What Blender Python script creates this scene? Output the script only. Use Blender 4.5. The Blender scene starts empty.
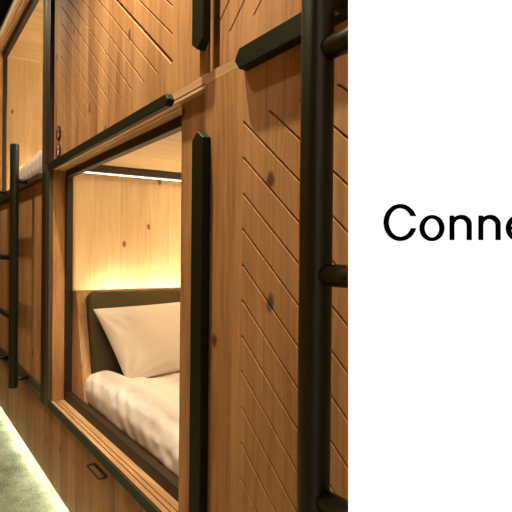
import bpy, bmesh, math, random
from mathutils import Vector, Matrix, noise
random.seed(7)
sc = bpy.context.scene
COL = sc.collection
FLOOR_Z = -0.06

# ------------------------------------------------------------------ materials
def new_mat(name):
    m = bpy.data.materials.new(name); m.use_nodes = True
    nt = m.node_tree; b = nt.nodes['Principled BSDF']
    return m, nt, b

def plain(name, col, rough=0.5, metal=0.0, spec=0.5, bump=0.0, bscale=80):
    m, nt, b = new_mat(name)
    b.inputs['Base Color'].default_value = (*col, 1)
    b.inputs['Roughness'].default_value = rough
    b.inputs['Metallic'].default_value = metal
    b.inputs['Specular IOR Level'].default_value = spec
    tc = nt.nodes.new('ShaderNodeTexCoord')
    n = nt.nodes.new('ShaderNodeTexNoise'); n.inputs['Scale'].default_value = bscale
    nt.links.new(tc.outputs['Object'], n.inputs['Vector'])
    if bump:
        bp = nt.nodes.new('ShaderNodeBump'); bp.inputs['Strength'].default_value = bump
        bp.inputs['Distance'].default_value = 0.002
        nt.links.new(n.outputs['Fac'], bp.inputs['Height'])
        nt.links.new(bp.outputs['Normal'], b.inputs['Normal'])
    # faint tonal mottling
    mx = nt.nodes.new('ShaderNodeMixRGB'); mx.blend_type = 'MULTIPLY'; mx.inputs['Fac'].default_value = 0.12
    mx.inputs['Color1'].default_value = (*col, 1)
    nt.links.new(n.outputs['Fac'], mx.inputs['Color2'])
    nt.links.new(mx.outputs['Color'], b.inputs['Base Color'])
    return m

def emit(name, col, s):
    m, nt, b = new_mat(name)
    b.inputs['Base Color'].default_value = (0.8, 0.8, 0.8, 1)
    b.inputs['Emission Color'].default_value = (*col, 1)
    b.inputs['Emission Strength'].default_value = s
    return m

def oak(name, across='X', along='Z', plank=0.115, tint=(0.97, 0.95, 0.88), knots=True, seed=0.0, soft=-0.05):
    """procedural oak boards: random tone per board, stretched grain, sparse knots"""
    m, nt, b = new_mat(name)
    N, L = nt.nodes, nt.links
    tc = N.new('ShaderNodeTexCoord')
    sp = N.new('ShaderNodeSeparateXYZ'); L.new(tc.outputs['Object'], sp.inputs[0])
    def math_(op, a, bb=None, c=None):
        n = N.new('ShaderNodeMath'); n.operation = op
        for i, v in enumerate((a, bb, c)):
            if v is None: continue
            if isinstance(v, (int, float)): n.inputs[i].default_value = v
            else: L.new(v, n.inputs[i])
        return n.outputs[0]
    a = math_('ADD', sp.outputs[across], seed)
    l = sp.outputs[along]
    other = [k for k in 'XYZ' if k not in (across, along)][0]
    o = sp.outputs[other]
    idx = math_('FLOOR', math_('DIVIDE', a, plank))
    wn = N.new('ShaderNodeTexWhiteNoise'); wn.noise_dimensions = '1D'; L.new(idx, wn.inputs['W'])
    # grain coordinates: shifted per board
    lo = math_('ADD', l, math_('MULTIPLY', wn.outputs['Value'], 7.3))
    def comb(x, y, z):
        c = N.new('ShaderNodeCombineXYZ')
        for i, v in enumerate((x, y, z)):
            if isinstance(v, (int, float)): c.inputs[i].default_value = v
            else: L.new(v, c.inputs[i])
        return c.outputs[0]
    # wavy warp so the grain meanders
    nw = N.new('ShaderNodeTexNoise'); nw.inputs['Scale'].default_value = 1.0; nw.inputs['Detail'].default_value = 2
    L.new(comb(math_('MULTIPLY', a, 7), math_('MULTIPLY', lo, 2.2), o), nw.inputs['Vector'])
    aw = math_('ADD', a, math_('MULTIPLY', nw.outputs['Fac'], 0.06))
    ng = N.new('ShaderNodeTexNoise'); ng.inputs['Scale'].default_value = 1.0; ng.inputs['Detail'].default_value = 6; ng.inputs['Roughness'].default_value = 0.65
    L.new(comb(math_('MULTIPLY', aw, 70), math_('MULTIPLY', lo, 2.6), math_('MULTIPLY', o, 70)), ng.inputs['Vector'])
    nb = N.new('ShaderNodeTexNoise'); nb.inputs['Scale'].default_value = 1.0; nb.inputs['Detail'].default_value = 3
    L.new(comb(math_('MULTIPLY', aw, 11), math_('MULTIPLY', lo, 1.3), math_('MULTIPLY', o, 11)), nb.inputs['Vector'])
    f = math_('ADD', math_('MULTIPLY', ng.outputs['Fac'], 0.55), math_('MULTIPLY', nb.outputs['Fac'], 0.45))
    f = math_('ADD', f, math_('MULTIPLY', math_('SUBTRACT', wn.outputs['Value'], 0.5), 0.13))
    cr = N.new('ShaderNodeValToRGB'); L.new(f, cr.inputs['Fac'])
    e = cr.color_ramp.elements
    c0 = (0.30, 0.150, 0.060); c1 = (0.47, 0.262, 0.118); c2 = (0.60, 0.360, 0.180)
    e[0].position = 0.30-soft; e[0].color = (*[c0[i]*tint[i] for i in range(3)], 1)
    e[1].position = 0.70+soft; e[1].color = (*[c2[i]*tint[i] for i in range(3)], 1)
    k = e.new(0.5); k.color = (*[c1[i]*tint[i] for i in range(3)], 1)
    col = cr.outputs['Color']
    # thin seam between boards
    fr = math_('FRACT', math_('DIVIDE', a, plank))
    seam = math_('LESS_THAN', fr, 0.012)
    if knots:
        vo = N.new('ShaderNodeTexVoronoi'); vo.voronoi_dimensions = '2D'; vo.inputs['Scale'].default_value = 1.0; vo.inputs['Randomness'].default_value = 1.0
        L.new(comb(math_('MULTIPLY', a, 4.2), math_('MULTIPLY', l, 2.6), seed), vo.inputs['Vector'])
        nk = N.new('ShaderNodeTexNoise'); nk.inputs['Scale'].default_value = 40
        L.new(tc.outputs['Object'], nk.inputs['Vector'])
        d = math_('ADD', vo.outputs['Distance'], math_('MULTIPLY', math_('SUBTRACT', nk.outputs['Fac'], 0.5), 0.05))
        rk = N.new('ShaderNodeValToRGB'); L.new(d, rk.inputs['Fac'])
        rk.color_ramp.elements[0].position = 0.03; rk.color_ramp.elements[0].color = (1, 1, 1, 1)
        rk.color_ramp.elements[1].position = 0.065; rk.color_ramp.elements[1].color = (0, 0, 0, 1)
        sepc = N.new('ShaderNodeSeparateColor'); L.new(vo.outputs['Color'], sepc.inputs[0])
        on = math_('GREATER_THAN', sepc.outputs[0], 0.45)
        kf = math_('MULTIPLY', math_('MULTIPLY', rk.outputs['Color'], on), 0.9)
        mk = N.new('ShaderNodeMixRGB'); L.new(kf, mk.inputs['Fac']); L.new(col, mk.inputs['Color1'])
        mk.inputs['Color2'].default_value = (0.10*tint[0], 0.042*tint[1], 0.018*tint[2], 1)
        col = mk.outputs['Color']
    ms = N.new('ShaderNodeMixRGB'); L.new(math_('MULTIPLY', seam, 0.35), ms.inputs['Fac']); L.new(col, ms.inputs['Color1'])
    ms.inputs['Color2'].default_value = (0.16, 0.08, 0.035, 1)
    L.new(ms.outputs['Color'], b.inputs['Base Color'])
    b.inputs['Roughness'].default_value = 0.55
    b.inputs['Specular IOR Level'].default_value = 0.25
    bp = N.new('ShaderNodeBump'); bp.inputs['Strength'].default_value = 0.12; bp.inputs['Distance'].default_value = 0.001
    L.new(ng.outputs['Fac'], bp.inputs['Height']); L.new(bp.outputs['Normal'], b.inputs['Normal'])
    return m

OAK_FRONT = oak('oak_front', 'X', 'Z', 0.117, seed=0.031)
OAK_BASE = oak('oak_base', 'X', 'Z', 0.117, tint=(0.94, 0.95, 0.92), seed=0.4)
OAK_FAR = oak('oak_far', 'X', 'Z', 0.30, seed=0.77)
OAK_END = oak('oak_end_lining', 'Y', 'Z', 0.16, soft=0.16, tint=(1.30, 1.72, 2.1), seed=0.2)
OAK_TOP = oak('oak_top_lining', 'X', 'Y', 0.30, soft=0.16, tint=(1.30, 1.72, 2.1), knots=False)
OAK_RAIL_LIT = oak('oak_rail_lit', 'Z', 'X', 0.30, tint=(1.2, 1.35, 1.55), knots=False)  # paler tint: the glow from inside the pod is put into the colour
OAK_SLAB = oak('oak_slab', 'Y', 'Z', 0.40, tint=(1.0, 1.0, 1.0), seed=0.9)
GREEN = plain('dark_green_lacquer', (0.019, 0.024, 0.006), 0.42, spec=0.3)
POST = plain('olive_bronze_metal', (0.085, 0.064, 0.030), 0.38, metal=0.1, spec=0.5)
GREEN_TRIM = plain('deep_green_bar_paint', (0.0120, 0.0150, 0.0030), 0.5, spec=0.2)
LADDER = plain('olive_black_powder_coat', (0.0105, 0.0120, 0.0028), 0.40, spec=0.4)
BRONZE = plain('dark_bronze_frame', (0.032, 0.021, 0.010), 0.5, spec=0.35)
BLACK = plain('black_bulkhead', (0.012, 0.012, 0.008), 0.8)
STEEL = plain('pale_metal_edge', (0.75, 0.72, 0.66), 0.4)
OLIVE = plain('olive_upholstery', (0.105, 0.086, 0.034), 0.85, spec=0.2, bump=0.3, bscale=700)
LINEN = plain('cream_pillowcase', (0.86, 0.79, 0.68), 0.9, spec=0.1, bump=0.25, bscale=500)
DUVET = plain('white_duvet_cotton', (0.86, 0.81, 0.76), 0.9, spec=0.1, bump=0.25, bscale=400)
SHEET = plain('cream_sheet', (0.86, 0.79, 0.66), 0.9, spec=0.1)
GREYBED = plain('grey_white_bedding', (0.55, 0.50, 0.46), 0.9, spec=0.1)
LED = emit('warm_led', (1.0, 0.84, 0.58), 42)  # also used by one unseen fill strip in the far pod
LED_OR_FILL = emit('warm_led_or_fill', (1.0, 0.85, 0.62), 40)  # shared by the corner strips and the unseen added fill strips
LED_FLOOR = emit('cool_floor_led', (0.94, 1.0, 0.88), 62)
LED_DIM = emit('warm_led_dim', (1.0, 0.86, 0.60), 2.5)
PAGE_WHITE = emit('glowing_page_white', (1, 1, 1), 1.02)  # emission keeps the added page margin panel plain white
INK = plain('black_lettering', (0.0, 0.0, 0.0), 0.9, spec=0.0)
PLATE = plain('dark_brown_enamel', (0.05, 0.02, 0.012), 0.4)
PALE = plain('pale_enamel', (0.62, 0.56, 0.46), 0.5)
RUST = plain('pinkish_enamel', (0.42, 0.24, 0.15), 0.5)

def carpet_mat():
    m, nt, b = new_mat('mottled_green_carpet')
    N, L = nt.nodes, nt.links
    tc = N.new('ShaderNodeTexCoord')
    n1 = N.new('ShaderNodeTexNoise'); n1.inputs['Scale'].default_value = 130; n1.inputs['Detail'].default_value = 5; n1.inputs['Roughness'].default_value = 0.75
    n2 = N.new('ShaderNodeTexNoise'); n2.inputs['Scale'].default_value = 9; n2.inputs['Detail'].default_value = 3
    for n in (n1, n2): L.new(tc.outputs['Object'], n.inputs['Vector'])
    ad = N.new('ShaderNodeMath'); ad.operation = 'MULTIPLY_ADD'
    L.new(n2.outputs['Fac'], ad.inputs[0]); ad.inputs[1].default_value = 0.5; L.new(n1.outputs['Fac'], ad.inputs[2])
    cr = N.new('ShaderNodeValToRGB'); L.new(ad.outputs[0], cr.inputs['Fac'])
    e = cr.color_ramp.elements
    e[0].position = 0.60; e[0].color = (0.110, 0.125, 0.075, 1)
    e[1].position = 0.90; e[1].color = (0.34, 0.38, 0.26, 1)
    L.new(cr.outputs['Color'], b.inputs['Base Color'])
    b.inputs['Roughness'].default_value = 1; b.inputs['Specular IOR Level'].default_value = 0
    bp = N.new('ShaderNodeBump'); bp.inputs['Strength'].default_value = 0.8; bp.inputs['Distance'].default_value = 0.006
    L.new(n1.outputs['Fac'], bp.inputs['Height']); L.new(bp.outputs['Normal'], b.inputs['Normal'])
    return m
CARPET = carpet_mat()

# ------------------------------------------------------------------ object helpers
def obj(name, bm, mat, parent=None, smooth=False, mats=None):
    bmesh.ops.recalc_face_normals(bm, faces=bm.faces)
    me = bpy.data.meshes.new(name); bm.to_mesh(me); bm.free()
    for mm in (mats or [mat]): me.materials.append(mm)
    if smooth:
        for p in me.polygons: p.use_smooth = True
    o = bpy.data.objects.new(name, me); COL.objects.link(o)
    if parent:
        o.parent = parent
        w = Vector((0, 0, 0)); q = parent
        while q: w += q.location; q = q.parent
        o.location = -w
    return o

def thing(name, label, cat, loc=(0, 0, 0), group=None):
    o = bpy.data.objects.new(name, None); COL.objects.link(o); o.location = loc
    o.empty_display_size = 0.1
    return tag(o, label, cat, group)

def tag(o, label, cat, group=None):
    o['label'] = label; o['category'] = cat
    if group: o['group'] = group
    return o

def struct(name, bm, mat):
    o = obj(name, bm, mat); o['kind'] = 'structure'; return o

def box(bm, x0, x1, y0, y1, z0, z1, bev=0.0):
    r = bmesh.ops.create_cube(bm, size=1)
    vs = r['verts']
    for v in vs:
        v.co = Vector(((x0+x1)/2+v.co.x*(x1-x0), (y0+y1)/2+v.co.y*(y1-y0), (z0+z1)/2+v.co.z*(z1-z0)))
    if bev:
        es = list({e for v in vs for e in v.link_edges})
        bmesh.ops.bevel(bm, geom=es, offset=bev, segments=2, affect='EDGES', profile=0.6)
    return bm

def B(*a, bev=0.0): return box(bmesh.new(), *a, bev=bev)

def tube(bm, p0, p1, r, seg=24, dome=True):
    """capped round bar with softly domed ends"""
    p0, p1 = Vector(p0), Vector(p1); d = (p1-p0).normalized()
    q = d.to_track_quat('Z', 'Y'); L = (p1-p0).length
    prof = [(0.0, 0.0), (r*0.75, 0.0), (r*0.93, r*0.12), (r, r*0.3), (r, L-r*0.3), (r*0.93, L-r*0.12), (r*0.75, L), (0.0, L)] if dome else [(0, 0), (r, 0), (r, L), (0, L)]
    rings = []
    for rr, h in prof:
        if rr == 0: rings.append([bm.verts.new(p0+q @ Vector((0, 0, h)))])
        else: rings.append([bm.verts.new(p0+q @ Vector((rr*math.cos(2*math.pi*k/seg), rr*math.sin(2*math.pi*k/seg), h))) for k in range(seg)])
    for a, b in zip(rings, rings[1:]):
        for k in range(seg):
            k2 = (k+1) % seg
            if len(a) == 1: bm.faces.new((a[0], b[k], b[k2]))
            elif len(b) == 1: bm.faces.new((a[k], a[k2], b[0]))
            else: bm.faces.new((a[k], a[k2], b[k2], b[k]))
    return bm

def arrow_bar(axis, lo, hi, c, half, y0, y1, tip_lo, tip_hi):
    """square bar running along an axis, with pointed arrow ends"""
    pts = []
    if tip_lo: pts += [(lo+half*0.75, -half), (lo, 0), (lo+half*0.75, half)]
    else: pts += [(lo, -half), (lo, half)]
    if tip_hi: pts += [(hi-half*0.75, half), (hi, 0), (hi-half*0.75, -half)]
    else: pts += [(hi, half), (hi, -half)]
    bm = bmesh.new()
    def P(t, s, y): return Vector((t, y, c+s)) if axis == 'X' else Vector((c+s, y, t))
    f = [bm.verts.new(P(t, s, y0)) for t, s in pts]; b = [bm.verts.new(P(t, s, y1)) for t, s in pts]
    bm.faces.new(f); bm.faces.new(b[::-1])
    for i in range(len(pts)):
        j = (i+1) % len(pts); bm.faces.new((f[i], f[j], b[j], b[i]))
    es = [e for e in bm.edges if abs(e.verts[0].co.y-y0) < 1e-6 and abs(e.verts[1].co.y-y0) < 1e-6]
    bmesh.ops.bevel(bm, geom=es, offset=0.0025, segments=1, affect='EDGES')
    return bm

def grooved_panel(x0, x1, z0, z1, rx0, rx1, rz0, rz1, y, thick, slope, zx, step, hw=0.0031, dep=0.010, wide=False):
    """board-faced panel whose inner field is cut by diagonal V grooves: z = slope*(x-zx[0]) + zx[1] + k*step"""
    bm = bmesh.new(); box(bm, x0, x1, y, y+thick, z0, z1)
    ff = [f for f in bm.faces if all(abs(v.co.y-y) < 1e-6 for v in f.verts)]
    bmesh.ops.delete(bm, geom=ff, context='FACES')
    def quad(b, a, c, d, e):
        vs = [b.verts.new((p, y, q)) for p, q in ((a, d), (c, d), (c, e), (a, e))]; b.faces.new(vs)
    quad(bm, x0, x1, z0, rz0); quad(bm, x0, x1, rz1, z1)
    quad(bm, x0, rx0, rz0, rz1); quad(bm, rx1, x1, rz0, rz1)
    g = bmesh.new(); quad(g, rx0, rx1, rz0, rz1)
    n = Vector((-slope, 0, 1)).normalized(); nz = 1/math.sqrt(1+slope*slope)
    cz = []
    for k in range(-60, 61):
        zc = zx[1]+k*step
        ends = [slope*(x-zx[0])+zc for x in (rx0, rx1)]
        if max(ends) < rz0+0.004 or min(ends) > rz1-0.004: continue
        cz.append(zc)
        h_ = hw*2.0 if (wide and k == 0) else hw
        for off in (-h_, 0, h_):
            co = Vector((zx[0], y, zc)) + n*off
            bmesh.ops.bisect_plane(g, geom=g.verts[:]+g.edges[:]+g.faces[:], plane_co=co, plane_no=n, dist=1e-6)
    for v in g.verts:
        dd = min(abs((v.co.z-(slope*(v.co.x-zx[0])+c))*nz) for c in cz) if cz else 1
        if dd < hw*0.3: v.co.y = y+(0.018 if wide and abs((v.co.z-(slope*(v.co.x-zx[0])+zx[1]))*nz) < hw*0.3 else dep)
    me = bpy.data.meshes.new('tmp'); g.to_mesh(me); g.free(); bm.from_mesh(me); bpy.data.meshes.remove(me)
    return bm

# ------------------------------------------------------------------ the room shell
struct('floor', B(-8, 1.6, -1.6, 1.3, FLOOR_Z-0.1, FLOOR_Z), CARPET)
struct('ceiling', B(-8, 1.6, -1.6, 1.3, 3.05, 3.15), BLACK)
struct('wall_opposite', B(-8, 1.6, -1.7, -1.6, FLOOR_Z, 3.05), oak('oak_opposite', 'X', 'Z', 0.2))
struct('wall_far', B(-8.1, -8, -1.6, 1.3, FLOOR_Z, 3.05), BLACK)
struct('wall_near', B(1.6, 1.7, -1.6, 1.3, FLOOR_Z, 3.05), BLACK)
struct('wall_back', B(-8, 1.6, 1.3, 1.4, FLOOR_Z, 3.05), BLACK)
struct('trim_bulkhead', B(-8, 1.6, 0.0, 0.05, 2.955, 3.05), BLACK)

X0, X1 = -2.587, 0.60           # near bay
F0, F1 = -4.62, -2.75          # far bay
ZB, ZT = 0.42, 1.634           # sill top, transom underside
YI = 0.075                      # depth of the door track zone

def led(name, parent, *dims, m=None): return obj(name, B(*dims), m or LED, parent)

def track_strip(x0, x1, z, up, y0=0.0, y1=YI):
    """wooden sill/soffit strip with two slim track grooves"""
    bm = bmesh.new(); t = 0.012; s = 1 if up else -1
    ys = [y0, y0+0.024, y0+0.029, y0+0.044, y0+0.049, y1]
    hs = [0, 0, 0]
    zz = [z, z-s*0.005, z]
    for i in range(5):
        zt = z if i % 2 == 0 else z-s*0.006
        lo, hi = sorted((zt, z-s*t))
        box(bm, x0, x1, ys[i], ys[i+1], lo, hi)
    return bm

def inner_frame(x0, x1, z0, z1, w, y0=YI, y1=YI+0.035):
    bm = bmesh.new()
    wl = 0.026; box(bm, x0, x0+wl, y0, y1, z0, z1, 0.003); box(bm, x1-w, x1, y0, y1, z0, z1, 0.003)
    box(bm, x0+wl, x1-w, y0, y1, z0, z0+w, 0.003); box(bm, x0+wl, x1-w, y0, y1, z1-w, z1, 0.003)
    return bm

# ---- near lower pod (open, bed visible)
pod = thing('sleeping_pod', 'open lower oak sleeping pod with lit interior, bed inside and dark green trims', 'sleeping pod', (-1.0, 0.5, 0.39), 'oak sleeping pods')
obj('upright', B(-2.664, X0-0.002, -0.012, 0.010, 0.382, 1.672, bev=0.004), POST, pod)
obj('sill_beam', B(X0, X1, -0.014, 0.0, 0.382, ZB, bev=0.003), GREEN, pod)['label'] = 'dark green sill beam'
obj('sill_track', track_strip(X0, X1, 0.412, True), OAK_RAIL_LIT, pod)
obj('head_track', track_strip(X0, -1.094, 1.636, False), OAK_RAIL_LIT, pod)
obj('jamb', B(-2.63, X0-0.001, 0.0105, YI, 0.40, 1.642), OAK_FRONT, pod)
obj('opening_frame', inner_frame(-2.585, 0.55, 0.412, 1.648, 0.046), BRONZE, pod)
obj('fixed_panel', grooved_panel(-1.093, X1, ZB+0.001, 1.6425, -0.928, 0.45, 0.52, 1.512, 0.0, 0.018, -0.865, (-0.928, 1.508), -0.083), OAK_FRONT, pod)
dr = obj('sliding_door', B(-1.256, -0.10, 0.022, 0.034, ZB-0.004, 1.638, bev=0.002), OAK_FRONT, pod)
obj('handle_bar', arrow_bar('Z', 0.50, 1.520, -1.094, 0.028, -0.024, 0.0, False, True), GREEN_TRIM, pod)['label'] = 'dark green vertical bar with pointed top'
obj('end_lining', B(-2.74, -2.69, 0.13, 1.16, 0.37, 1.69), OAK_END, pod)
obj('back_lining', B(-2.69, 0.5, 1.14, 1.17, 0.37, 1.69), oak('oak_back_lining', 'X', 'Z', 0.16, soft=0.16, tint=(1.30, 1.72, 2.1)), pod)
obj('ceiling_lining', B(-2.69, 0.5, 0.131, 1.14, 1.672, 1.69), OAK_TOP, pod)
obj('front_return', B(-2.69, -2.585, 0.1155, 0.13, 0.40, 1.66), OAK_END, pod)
obj('deck', B(-2.69, 0.5, 0.131, 1.14, 0.37, 0.40), OAK_TOP, pod)
obj('partition', B(0.5, 0.53, 0.131, 1.17, 0.37, 1.69), OAK_END, pod)
va = obj('light_shelf', B(-2.535, -2.505, 0.132, 1.139, 1.634, 1.671, bev=0.002), BRONZE, pod)
led('led_or_fill_strip', pod, -2.556, -2.537, 0.16, 1.13, 1.6295, 1.6338, m=LED_DIM)
led('led_or_fill_strip', pod, -2.64, -2.60, 0.27, 1.13, 0.930, 0.938, m=LED)
led('led_or_fill_strip', pod, -2.60, -2.585, 1.125, 1.139, 0.95, 1.63, m=LED_OR_FILL)
led('led_or_fill_strip', pod, -2.3, 0.3, 1.10, 1.12, 1.655, 1.668, m=LED_OR_FILL)  # unseen strip added as soft fill for the pod ceiling and bed

led('led_or_fill_strip', pod, -2.4, 0.3, 0.114, 0.126, 1.656, 1.669, m=LED_OR_FILL)  # added out of view behind the frame to brighten bed and walls

# ---- near upper pod (closed)
up = thing('sleeping_pod', 'closed upper oak sleeping pod with diagonal grooved doors above the open bed', 'sleeping pod', (-1.0, 0.5, 1.64), 'oak sleeping pods')
obj('upright', B(-2.664, X0-0.002, -0.012, 0.03, 1.674, 2.95, bev=0.004), BRONZE, up)
obj('ledge', B(X0, X1, 0.0, YI, 1.643, 1.6705, bev=0.001), OAK_RAIL_LIT, up)
obj('shadow_gap', B(X0, -2.545, 0.03, 0.045, 1.669, 2.93), BLACK, up)
obj('door_panel', grooved_panel(-2.545, -1.123, 1.671, 2.92, -2.425, -1.275, 1.762, 2.82, 0.0, 0.028, -0.865, (-1.275, 1.762), 0.083, wide=True), OAK_FRONT, up)
obj('door_panel', grooved_panel(-1.028, X1, 1.671, 2.92, -1.0279, 0.45, 1.742, 2.82, 0.0, 0.028, 0.865, (-0.985, 1.743), 0.080), OAK_FRONT, up)
obj('recess_back', B(-1.13, -1.02, 0.0281, 0.045, 1.671, 2.92), OAK_FRONT, up)
hb = obj('handle_bar', arrow_bar('Z', 1.728, 2.80, -1.090, 0.027, -0.030, -0.006, True, False), GREEN_TRIM, up)
hb['label'] = 'dark green vertical bar with pointed bottom'
for z in (1.95, 2.6): obj('bracket', B(-1.100, -1.080, -0.0065, 0.0281, z, z+0.03), GREEN_TRIM, hb)
obj('trim_bar', arrow_bar('X', -2.585, -1.262, 1.650, 0.018, -0.022, 0.0, False, True), GREEN_TRIM, up)
obj('trim_bar', arrow_bar('X', -0.932, 0.35, 1.646, 0.024, -0.026, 0.0, True, False), GREEN_TRIM, up)
obj('top_rail', B(X0, X1, -0.01, 0.03, 2.921, 2.95), GREEN, up)

# ---- far lower pod (closed)
fl = thing('sleeping_pod', 'closed lower pod with plain oak door behind the ladder at far left', 'sleeping pod', (-3.7, 0.5, 0.39), 'oak sleeping pods')
obj('upright', B(-2.742, -2.668, -0.012, 0.03, 0.372, 1.638, bev=0.004), GREEN, fl)
obj('upright', B(-4.62, -4.56, -0.012, 0.03, 0.33, 1.638, bev=0.004), GREEN, fl)
obj('door_panel', B(-4.559, -2.7435, 0.004, 0.03, 0.452, 1.604, bev=0.002), OAK_FAR, fl)
s2 = bmesh.new(); box(s2, -4.559, -2.743, -0.012, 0.03, 0.372, 0.404, 0.003); box(s2, -4.559, -2.743, -0.004, 0.03, 0.4045, 0.451, 0.002)
obj('sill_beam', s2, POST, fl)  # lighter than the green frame: its reflected light is put into the colour
obj('transom', B(-4.559, -2.743, -0.030, 0.06, 1.605, 1.638, bev=0.003), POST, fl)  # green beam made tan: the light falling on it is in the colour

# ---- far upper pod (open)
fu = thing('sleeping_pod', 'open upper sleeping pod with warm lit interior at top left', 'sleeping pod', (-3.7, 0.5, 1.64), 'oak sleeping pods')
obj('upright', B(-2.742, -2.668, -0.012, 0.03, 1.6385, 2.95, bev=0.004), POST, fu)
obj('upright', B(-4.62, -4.46, -0.012, 0.03, 1.6385, 2.95, bev=0.004), BRONZE, fu)
obj('steel_edge', B(-4.459, -2.743, -0.024, -0.001, 2.915, 2.945, bev=0.002), STEEL, fu)
obj('sill_track', track_strip(-4.459, -2.743, 1.650, True, y0=0.0), OAK_RAIL_LIT, fu)
obj('head_track', track_strip(-4.459, -2.743, 2.925, False, y0=0.0), OAK_RAIL_LIT, fu)
obj('jamb', B(-4.52, -4.459, 0.031, YI, 1.64, 2.935), OAK_FRONT, fu)
obj('jamb', B(-2.742, -2.70, 0.031, YI, 1.655, 2.92), OAK_FRONT, fu)
obj('opening_frame', inner_frame(-4.50, -2.70, 1.640, 2.925, 0.046), BRONZE, fu)
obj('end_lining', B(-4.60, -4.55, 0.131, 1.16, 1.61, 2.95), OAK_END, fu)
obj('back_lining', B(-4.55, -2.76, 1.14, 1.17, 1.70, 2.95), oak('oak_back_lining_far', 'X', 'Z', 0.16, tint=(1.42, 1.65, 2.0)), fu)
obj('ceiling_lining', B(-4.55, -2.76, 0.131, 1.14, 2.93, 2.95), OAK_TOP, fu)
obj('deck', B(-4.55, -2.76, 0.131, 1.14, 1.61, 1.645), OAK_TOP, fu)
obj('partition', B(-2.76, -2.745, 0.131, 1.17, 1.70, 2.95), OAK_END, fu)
led('led_or_fill_strip', fu, -4.53, -4.50, 0.25, 1.1, 1.82, 1.83, m=LED)
led('led_or_fill_strip', fu, -4.54, -4.52, 1.12, 1.139, 1.85, 2.8, m=LED_OR_FILL)
led('led_or_fill_strip', fu, -4.2, -3.0, 1.10, 1.12, 2.905, 2.925, m=LED_OR_FILL)  # unseen back strip added to brighten the far interior

led('led_or_fill_strip', fu, -2.775, -2.762, 0.16, 0.20, 1.95, 2.85, m=LED)  # added on the partition, out of view, to light the end wall

# ---- storage bases with drawers
def base(x0, x1, label, seams, hx):
    t = thing('storage_base', label, 'drawer unit', ((x0+x1)/2, 0.3, -0.01), 'storage bases under the pods')
    obj('carcass', B(x0, x1, 0.021, 1.15, -0.01, 0.353), OAK_BASE, t)
    xs = [x0]+seams+[x1]
    for i, (a, b) in enumerate(zip(xs, xs[1:])):
        f = obj('drawer_front', B(a+0.001, b-0.001, 0.0, 0.020, -0.01, 0.368 if x1 < -2.6 else 0.380, bev=0.0015), OAK_BASE, t)
        if i in hx:
            c = hx[i]; bm = bmesh.new()
            w, r, z = 0.067, 0.0042, 0.341
            for a_, b_ in (((c-w, -0.034), (c+w, -0.034)), ((c-w, -0.004), (c+w, -0.004)), ((c-w, -0.034), (c-w, 0.0003)), ((c+w, -0.034), (c+w, 0.0003))):
                tube(bm, (a_[0], a_[1], z), (b_[0], b_[1], z), r, 12)
            obj('handle', bm, LADDER, f, smooth=True)['label'] = 'black rectangular loop handle'
    return t
base(-2.60, 0.60, 'oak drawer base below the open pod, with black loop handle', [-1.30, 0.0], {0: -1.835})
base(-4.62, -2.602, 'plain oak base below the closed far pod, no handle showing', [-3.62], {})
bm = bmesh.new(); box(bm, -4.6, 0.55, 0.012, 0.019, -0.018, -0.0105)
tag(obj('floor_led_strip', bm, LED_FLOOR), 'white light strip under the pod base glowing along the carpet', 'light strip')

# ------------------------------------------------------------------ bed in the lower pod
tag(obj('mattress', B(-2.40, -0.45, 0.16, 1.12, 0.401, 0.545, bev=0.03), SHEET, smooth=True), 'cream sheeted mattress on the deck of the open lower pod', 'mattress')

hbd = thing('headboard', 'leaning oak headboard with olive padded cushion behind the cream pillow', 'headboard', (-2.45, 0.6, 0.42))
LX = 0.26                                          # lean: x grows as z falls
def lean(bm, xr=-2.50, zr=1.0):
    for v in bm.verts: v.co.x += (zr-v.co.z)*LX
    return bm
def rounded_slab(y0, y1, z0, z1, x0, x1, r, puff=0.0, seg=8):
    bm = bmesh.new(); pts = []
    for cy_, cz_, a0 in ((y1-r, z1-r, 0), (y0+r, z1-r, 90), (y0+r, z0+r, 180), (y1-r, z0+r, 270)):
        for k in range(seg+1):
            a = math.radians(a0+90*k/seg); pts.append((cy_+r*math.cos(a), cz_+r*math.sin(a)))
    b = [bm.verts.new((x0, y, z)) for y, z in pts]; f = [bm.verts.new((x1, y, z)) for y, z in pts]
    bm.faces.new(b); ff = bm.faces.new(f[::-1])
    n = len(pts)
    for i in range(n): bm.faces.new((b[i], b[(i+1) % n], f[(i+1) % n], f[i]))
    if puff:
        es = [e for e in bm.edges if all(abs(v.co.x-x1) < 1e-6 for v in e.verts)]
        bmesh.ops.bevel(bm, geom=es, offset=puff, segments=4, affect='EDGES', profile=0.5)
    return bm
obj('wooden_panel', lean(rounded_slab(0.118, 1.12, 0.42, 1.0, -2.545, -2.500, 0.006)), OAK_SLAB, hbd)
sb_ = B(-2.575, -2.502, 0.111, 0.1175, 0.455, 0.998)
for v in sb_.verts:
    if v.co.x > -2.54: v.co.x += (1.0-v.co.z)*LX
obj('gap_board', sb_, OAK_SLAB, hbd)  # added to block the brightly lit gap beside the headboard
obj('cushion', lean(rounded_slab(0.158, 1.06, 0.50, 0.992, -2.4995, -2.445, 0.05, puff=0.018)), OLIVE, hbd, smooth=True)

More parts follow.
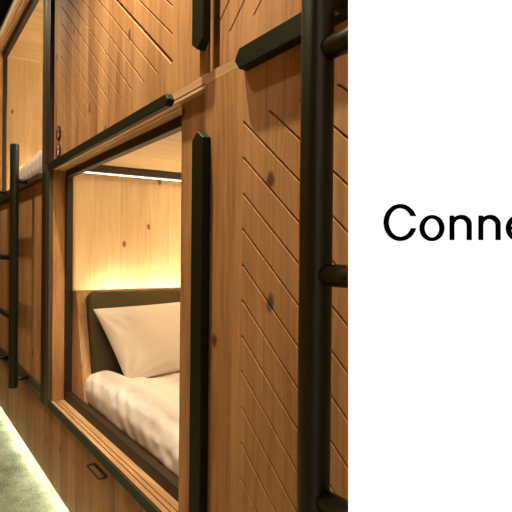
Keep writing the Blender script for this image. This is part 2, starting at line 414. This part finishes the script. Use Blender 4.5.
def pillow(w, h, t, seed=0, n=34):
    """cushion in local XY (w along x, h along y), puffed along z, with drawn-out corners"""
    bm = bmesh.new(); top, bot = {}, {}
    for i in range(n+1):
        for j in range(n+1):
            u = -1+2*i/n; v = -1+2*j/n
            su = math.copysign(abs(math.sin(u*math.pi/2))**0.9, u); sv = math.copysign(abs(math.sin(v*math.pi/2))**0.9, v)
            px = su*w/2*(1-0.025*(1-sv*sv)); py = sv*h/2*(1-0.035*(1-su*su))
            prof = ((1-abs(su)**2.6)*(1-abs(sv)**2.6))**0.5
            wr = 0.0
            for cx_, cy_ in ((-1, -1), (1, -1), (-1, 1), (1, 1)):
                d = math.hypot(su-cx_, sv-cy_)
                a = math.atan2(sv-cy_, su-cx_)
                wr += 0.009*math.exp(-(d/0.65)**2)*math.sin(a*17+seed)
            wr += 0.008*noise.noise(Vector((su*1.8+seed, sv*1.8, 0)))
            edge = min(1, prof*1.6)
            zt = t/2*prof+wr*edge
            top[i, j] = bm.verts.new((px, py, zt))
            if 0 < i < n and 0 < j < n: bot[i, j] = bm.verts.new((px, py, -t/2*prof*0.8+wr*edge*0.5))
            else: bot[i, j] = top[i, j]
    for D, fl_ in ((top, False), (bot, True)):
        for i in range(n):
            for j in range(n):
                q = [D[i, j], D[i+1, j], D[i+1, j+1], D[i, j+1]]
                bm.faces.new(q[::-1] if fl_ else q)
    return bm
def place(bm, o, ex, ey):
    ex = Vector(ex).normalized(); ey = Vector(ey).normalized(); ez = ex.cross(ey).normalized()
    M = Matrix((ex, ey, ez)).transposed()
    for v in bm.verts: v.co = Vector(o)+M @ v.co
    return bm
# the pillow leans back on the headboard cushion
pb = pillow(0.70, 0.40, 0.14, 1.3)
place(pb, (-2.305, 0.560, 0.755), (-0.05, 0.68, 0.02), (-0.17, -0.10, 0.317))
tag(obj('pillow', pb, LINEN, smooth=True), 'plump cream pillow leaning on the olive headboard cushion', 'pillow')

def duvet():
    bm = bmesh.new(); nu, nv = 150, 60; G = {}
    # profile from the facade side (v=0) over the rounded edge to the far side (v=1)
    P = [(0.150, 0.415), (0.122, 0.45), (0.116, 0.52), (0.128, 0.580), (0.158, 0.618), (0.205, 0.628), (0.27, 0.600), (0.46, 0.585), (0.75, 0.59), (1.02, 0.595), (1.10, 0.55)]
    S = [0]
    for a, b in zip(P, P[1:]): S.append(S[-1]+math.dist(a, b))
    for i in range(nu+1):
        x = -2.56+(i/nu)*2.03
        s = min(1, max(0, (x+2.56)/0.38)); hs = math.sin(s*math.pi/2)**0.75
        for j in range(nv+1):
            t = (j/nv)**1.35*S[-1]
            k = next(q for q in range(len(S)-1) if t <= S[q+1]+1e-9)
            f = (t-S[k])/(S[k+1]-S[k]); f = f*f*(3-2*f)*0.35+f*0.65
            y = P[k][0]*(1-f)+P[k+1][0]*f; z = P[k][1]*(1-f)+P[k+1][1]*f
            top = max(0.0, z-0.43)
            z = 0.43+top*(0.30+0.70*hs) if z > 0.43 else z
            # behind the pillow foot the cover stays low
            if x < -2.14 and y > 0.27:
                z = min(z, 0.552+max(0, (x+2.28))*0.25)
            y += (1-hs)*0.02
            v3 = Vector((x*3.0, y*5, z*5))
            w = noise.noise(v3)*0.018
            # long soft folds running down the rounded side
            ph = x*24+noise.noise(Vector((x*4, z*3, 2)))*4+z*11
            side = max(0, 1-abs(y-0.17)/0.12)
            w += 0.005*side*math.sin(ph)*(0.4+0.6*noise.noise(Vector((x*5, 3, z*4))))*1.6
            w += 0.015*abs(noise.noise(Vector((x*9+z*7, y*8, z*10))))-0.009*abs(noise.noise(Vector((x*24-z*12, 4, z*15))))
            ny = -1 if y < 0.2 else 0.0
            G[i, j] = bm.verts.new((x, y+ny*w*side, z+w*(1-0.6*side)*(0 if z < 0.45 else 1)))
    for i in range(nu):
        for j in range(nv): bm.faces.new((G[i, j], G[i+1, j], G[i+1, j+1], G[i, j+1]))
    return bm
dv = obj('duvet', duvet(), DUVET, smooth=True)
tag(dv, 'white crumpled duvet bulging over the front edge of the pod bed', 'duvet')
md = dv.modifiers.new('Solid', 'SOLIDIFY'); md.thickness = 0.012; md.offset = -1

# bedding in the far upper pod
tag(obj('mattress', B(-4.40, -2.95, 0.15, 1.1, 1.646, 1.74, bev=0.03), SHEET, smooth=True), 'mattress in the upper far pod under the grey bedding', 'mattress')
def far_duvet():
    bm = bmesh.new(); nu, nv = 140, 40; G = {}
    P = [(0.155, 1.70), (0.128, 1.76), (0.130, 1.82), (0.155, 1.865), (0.22, 1.89), (0.5, 1.90), (1.0, 1.88)]
    for i in range(nu+1):
        for j in range(nv+1):
            x = -4.24+1.34*i/nu
            t = (j/nv)**1.3*(len(P)-1); k = min(int(t), len(P)-2); f = t-k
            y = P[k][0]*(1-f)+P[k+1][0]*f; z = P[k][1]*(1-f)+P[k+1][1]*f
            e = math.sin(min(1, max(0, (x+4.24)/0.16))*math.pi/2)**0.7; e3 = math.sin(min(1, (1-i/nu)/0.08)*math.pi/2)**0.6
            z = 1.70+(z-1.70)*(0.25+0.75*e)*(0.3+0.7*e3)*(0.92+0.40*min(1, (x+4.24)/0.9))
            fold = math.sin(x*55+3*noise.noise(Vector((x*3, y*3, 0)))+z*9)
            side = 1 if y < 0.3 else 0.4
            G[i, j] = bm.verts.new((x, y-0.008*fold*(1 if y < 0.2 else 0), z+(0.003*fold*side+0.012*noise.noise(Vector((x*4, y*4, 5))) if j else 0)))
    for i in range(nu):
        for j in range(nv): bm.faces.new((G[i, j], G[i+1, j], G[i+1, j+1], G[i, j+1]))
    return bm
fd = obj('duvet', far_duvet(), GREYBED, smooth=True)
tag(fd, 'greyish ribbed duvet heaped in the upper far pod behind the green post', 'duvet')
md = fd.modifiers.new('Solid', 'SOLIDIFY'); md.thickness = 0.01; md.offset = -1

# ------------------------------------------------------------------ ladders
def ladder(x, label):
    t = thing('ladder', label, 'ladder', (x, -0.10, 0.41), 'tubular ladders on the pod fronts')
    for dx in (0, 0.63):
        s = obj('rail', tube(bmesh.new(), (x+dx, -0.10, 0.385), (x+dx, -0.10, 1.845), 0.0265, 32), LADDER, t, smooth=True)
        for z in (0.44, 1.625):
            obj('standoff', tube(bmesh.new(), (x+dx, -0.10, z), (x+dx, -0.0125, z), 0.013, 16, dome=False), LADDER, s, smooth=True)
    for z in (0.803, 1.167, 1.531):
        obj('rung', tube(bmesh.new(), (x+0.006, -0.098, z), (x+0.624, -0.098, z), 0.0180, 24), LADDER, t, smooth=True)
    return t
l1 = ladder(-0.5965, 'olive black tubular ladder in the foreground beside the white page panel')
l2 = l1.copy(); COL.objects.link(l2)
l2['label'] = 'slim black ladder fixed before the closed far pod at left'
l2.location = l1.location+Vector((-3.075, 0.0, 0))
for ch in list(l1.children):
    c = ch.copy(); COL.objects.link(c); c.parent = l2
    for g in ch.children:
        d = g.copy(); COL.objects.link(d); d.parent = c

# ------------------------------------------------------------------ two round plates on the upper door
def disc(bm, x, z, r, y0, y1, seg=32, sx=1, sz=1):
    a = [bm.verts.new((x+r*sx*math.cos(2*math.pi*k/seg), y0, z+r*sz*math.sin(2*math.pi*k/seg))) for k in range(seg)]
    b = [bm.verts.new((v.co.x, y1, v.co.z)) for v in a]
    bm.faces.new(a); bm.faces.new(b[::-1])
    for k in range(seg): bm.faces.new((a[k], a[(k+1) % seg], b[(k+1) % seg], b[k]))
    return bm
for z, mt, lb in ((1.800, RUST, 'small round dark plate with pinkish marks, the upper of two'), (1.712, PALE, 'small round dark plate with pale marks, the lower of two')):
    t = thing('sign_plate', lb+' on the upper door corner', 'sign', (-2.45, 0, z), 'round plates on the upper door')
    obj('plate', disc(bmesh.new(), -2.45, z, 0.036, -0.006, -0.0002), PLATE, t)
    bm = bmesh.new(); disc(bm, -2.452, z+0.017, 0.010, -0.0075, -0.0058, 20); disc(bm, -2.448, z-0.012, 0.011, -0.0075, -0.0058, 20, 1.0, 1.35)
    obj('pictogram', bm, mt, t)

# ------------------------------------------------------------------ camera
f = 493.0
th = math.radians(29.15); pitch = math.radians(-0.3); roll = math.radians(0.5)
F = Vector((-math.cos(th)*math.cos(pitch), math.sin(th)*math.cos(pitch), math.sin(pitch)))
R = Vector((math.sin(th), math.cos(th), 0)); U = R.cross(F)
R2 = R*math.cos(roll)+U*math.sin(roll); U2 = -R*math.sin(roll)+U*math.cos(roll)
cam = bpy.data.objects.new('camera', bpy.data.cameras.new('camera')); COL.objects.link(cam)
M = Matrix((R2, U2, -F)).transposed().to_4x4(); M.translation = Vector((0, -0.7, 1.2)); cam.matrix_world = M
cam.data.sensor_width = 36; cam.data.lens = f/512*36; cam.data.shift_x = (256-174)/512
cam.data.clip_start = 0.02
sc.camera = cam

# ------------------------------------------------------------------ added glowing panel standing in for the white page margin
SX = 350.8; SW = 0.235; SC_ = 0.42/493
S0 = Vector((0, -0.7, 1.2))+F*0.42+R2*0.42*(SX-174)/493      # left edge of the face, at eye height
def page_pt(a, h, d=0.0): return S0+R2*a+U2*h-F*d                 # d: towards the viewer
def sbox(a0, a1, h0, h1, d0, d1):
    bm = bmesh.new(); box(bm, a0, a1, d0, d1, h0, h1)
    for v in bm.verts: v.co = page_pt(v.co.x, v.co.z, v.co.y)
    return bm
hb_ = (FLOOR_Z-1.2); 
sg = thing('page_panel', 'added white glowing panel standing in for a page margin, with large black lettering, on the right', 'sign', (S0.x, S0.y, FLOOR_Z))
obj('page_face', sbox(0, SW, hb_+0.012, 1.5, 0, -0.006), PAGE_WHITE, sg)  # no real lamp: glows so the page margin stays even white
obj('panel_back', sbox(0.03, SW-0.002, hb_+0.012, 1.495, -0.0062, -0.016), plain('white_panel_back', (0.8, 0.8, 0.8), 0.5), sg)  # invented backing for the page panel
obj('foot', sbox(0.01, SW-0.01, hb_+0.003, hb_+0.0118, -0.07, 0.05), plain('white_panel_foot', (0.7, 0.7, 0.7), 0.5), sg)  # invented support under the page panel
# lettering, drawn in units where 1 = 0.2773 of a text unit
K = 0.27734*SC_
def T(u, v): return ((370+u*0.27734-SX)*SC_, (256-(180+v*0.27734))*SC_)
lt = bmesh.new()
def strip(outer, inner):
    n = len(outer)
    A = [[lt.verts.new(page_pt(*T(*p), d)) for p in L_] for L_ in (outer, inner) for d in (0.0012, 0.0001)]
    of, ob, nf, nb_ = A
    for i in range(n-1):
        lt.faces.new((of[i], of[i+1], nf[i+1], nf[i])); lt.faces.new((ob[i], ob[i+1], nb_[i+1], nb_[i]))
        lt.faces.new((of[i], of[i+1], ob[i+1], ob[i])); lt.faces.new((nf[i], nf[i+1], nb_[i+1], nb_[i]))
    for i in (0, n-1): lt.faces.new((of[i], nf[i], nb_[i], ob[i]))
def ell(cx_, cy_, rx, ry, a0, a1, n=48):
    return [(cx_+rx*math.cos(math.radians(a0+(a1-a0)*k/n)), cy_-ry*math.sin(math.radians(a0+(a1-a0)*k/n))) for k in range(n+1)]
strip(ell(108, 153.5, 60, 67, 20, 342.5), ell(108, 153.5, 41.5, 51, 26.5, 337.5))               # C
strip(ell(222, 173.5, 44.5, 47.5, 0, 360), ell(222, 173.5, 27, 33.5, 0, 360))                # o
for x in (286, 390):                                                                          # n n
    strip([(x, 217), (x, 128)], [(x+16, 217), (x+16, 128)])
    strip(ell(x+42, 160.5, 36.5, 35, 142, 0)+[(x+78.5, 217)], ell(x+38.5, 164, 23, 22.5, 172, 0)+[(x+61.5, 217)])
ex = 533
strip(ell(ex, 173.5, 44.5, 47.5, -4, 325), ell(ex, 173.5, 27, 33.5, -4, 325))                  # e
strip([(ex-32, 168), (ex+36, 168)], [(ex-32, 180), (ex+44, 180)])
obj('lettering', lt, INK, sg)['label'] = 'black letters reading Conne'

# ------------------------------------------------------------------ corridor lights
def spot(x, y, e, size=115, r=0.035, col=(1.0, 0.80, 0.55), tgt=None, z=3.03):
    ld = bpy.data.lights.new('downlight', 'SPOT'); ld.energy = e; ld.spot_size = math.radians(size); ld.spot_blend = 0.7
    ld.shadow_soft_size = r; ld.color = col
    o = bpy.data.objects.new('downlight', ld); COL.objects.link(o); o.location = (x, y, z)
    t = Vector(tgt or (x, 0.0, 0.9)); o.rotation_euler = (t-o.location).to_track_quat('-Z', 'Y').to_euler()
    return o
spot(-1.45, -0.62, 52)
spot(-1.20, -0.26, 255, r=0.02)
spot(-3.2, -0.60, 105)
spot(0.3, -0.60, 40)
spot(-5.2, -0.60, 60)

w = bpy.data.worlds.new('world'); sc.world = w; w.use_nodes = True
w.node_tree.nodes['Background'].inputs[0].default_value = (1.0, 0.8, 0.6, 1)
w.node_tree.nodes['Background'].inputs[1].default_value = 0.02
sc.view_settings.view_transform = 'Standard'; sc.view_settings.look = 'None'
sc.view_settings.exposure = 0; sc.view_settings.gamma = 1
try: sc.view_settings.use_curve_mapping = False
except Exception: pass
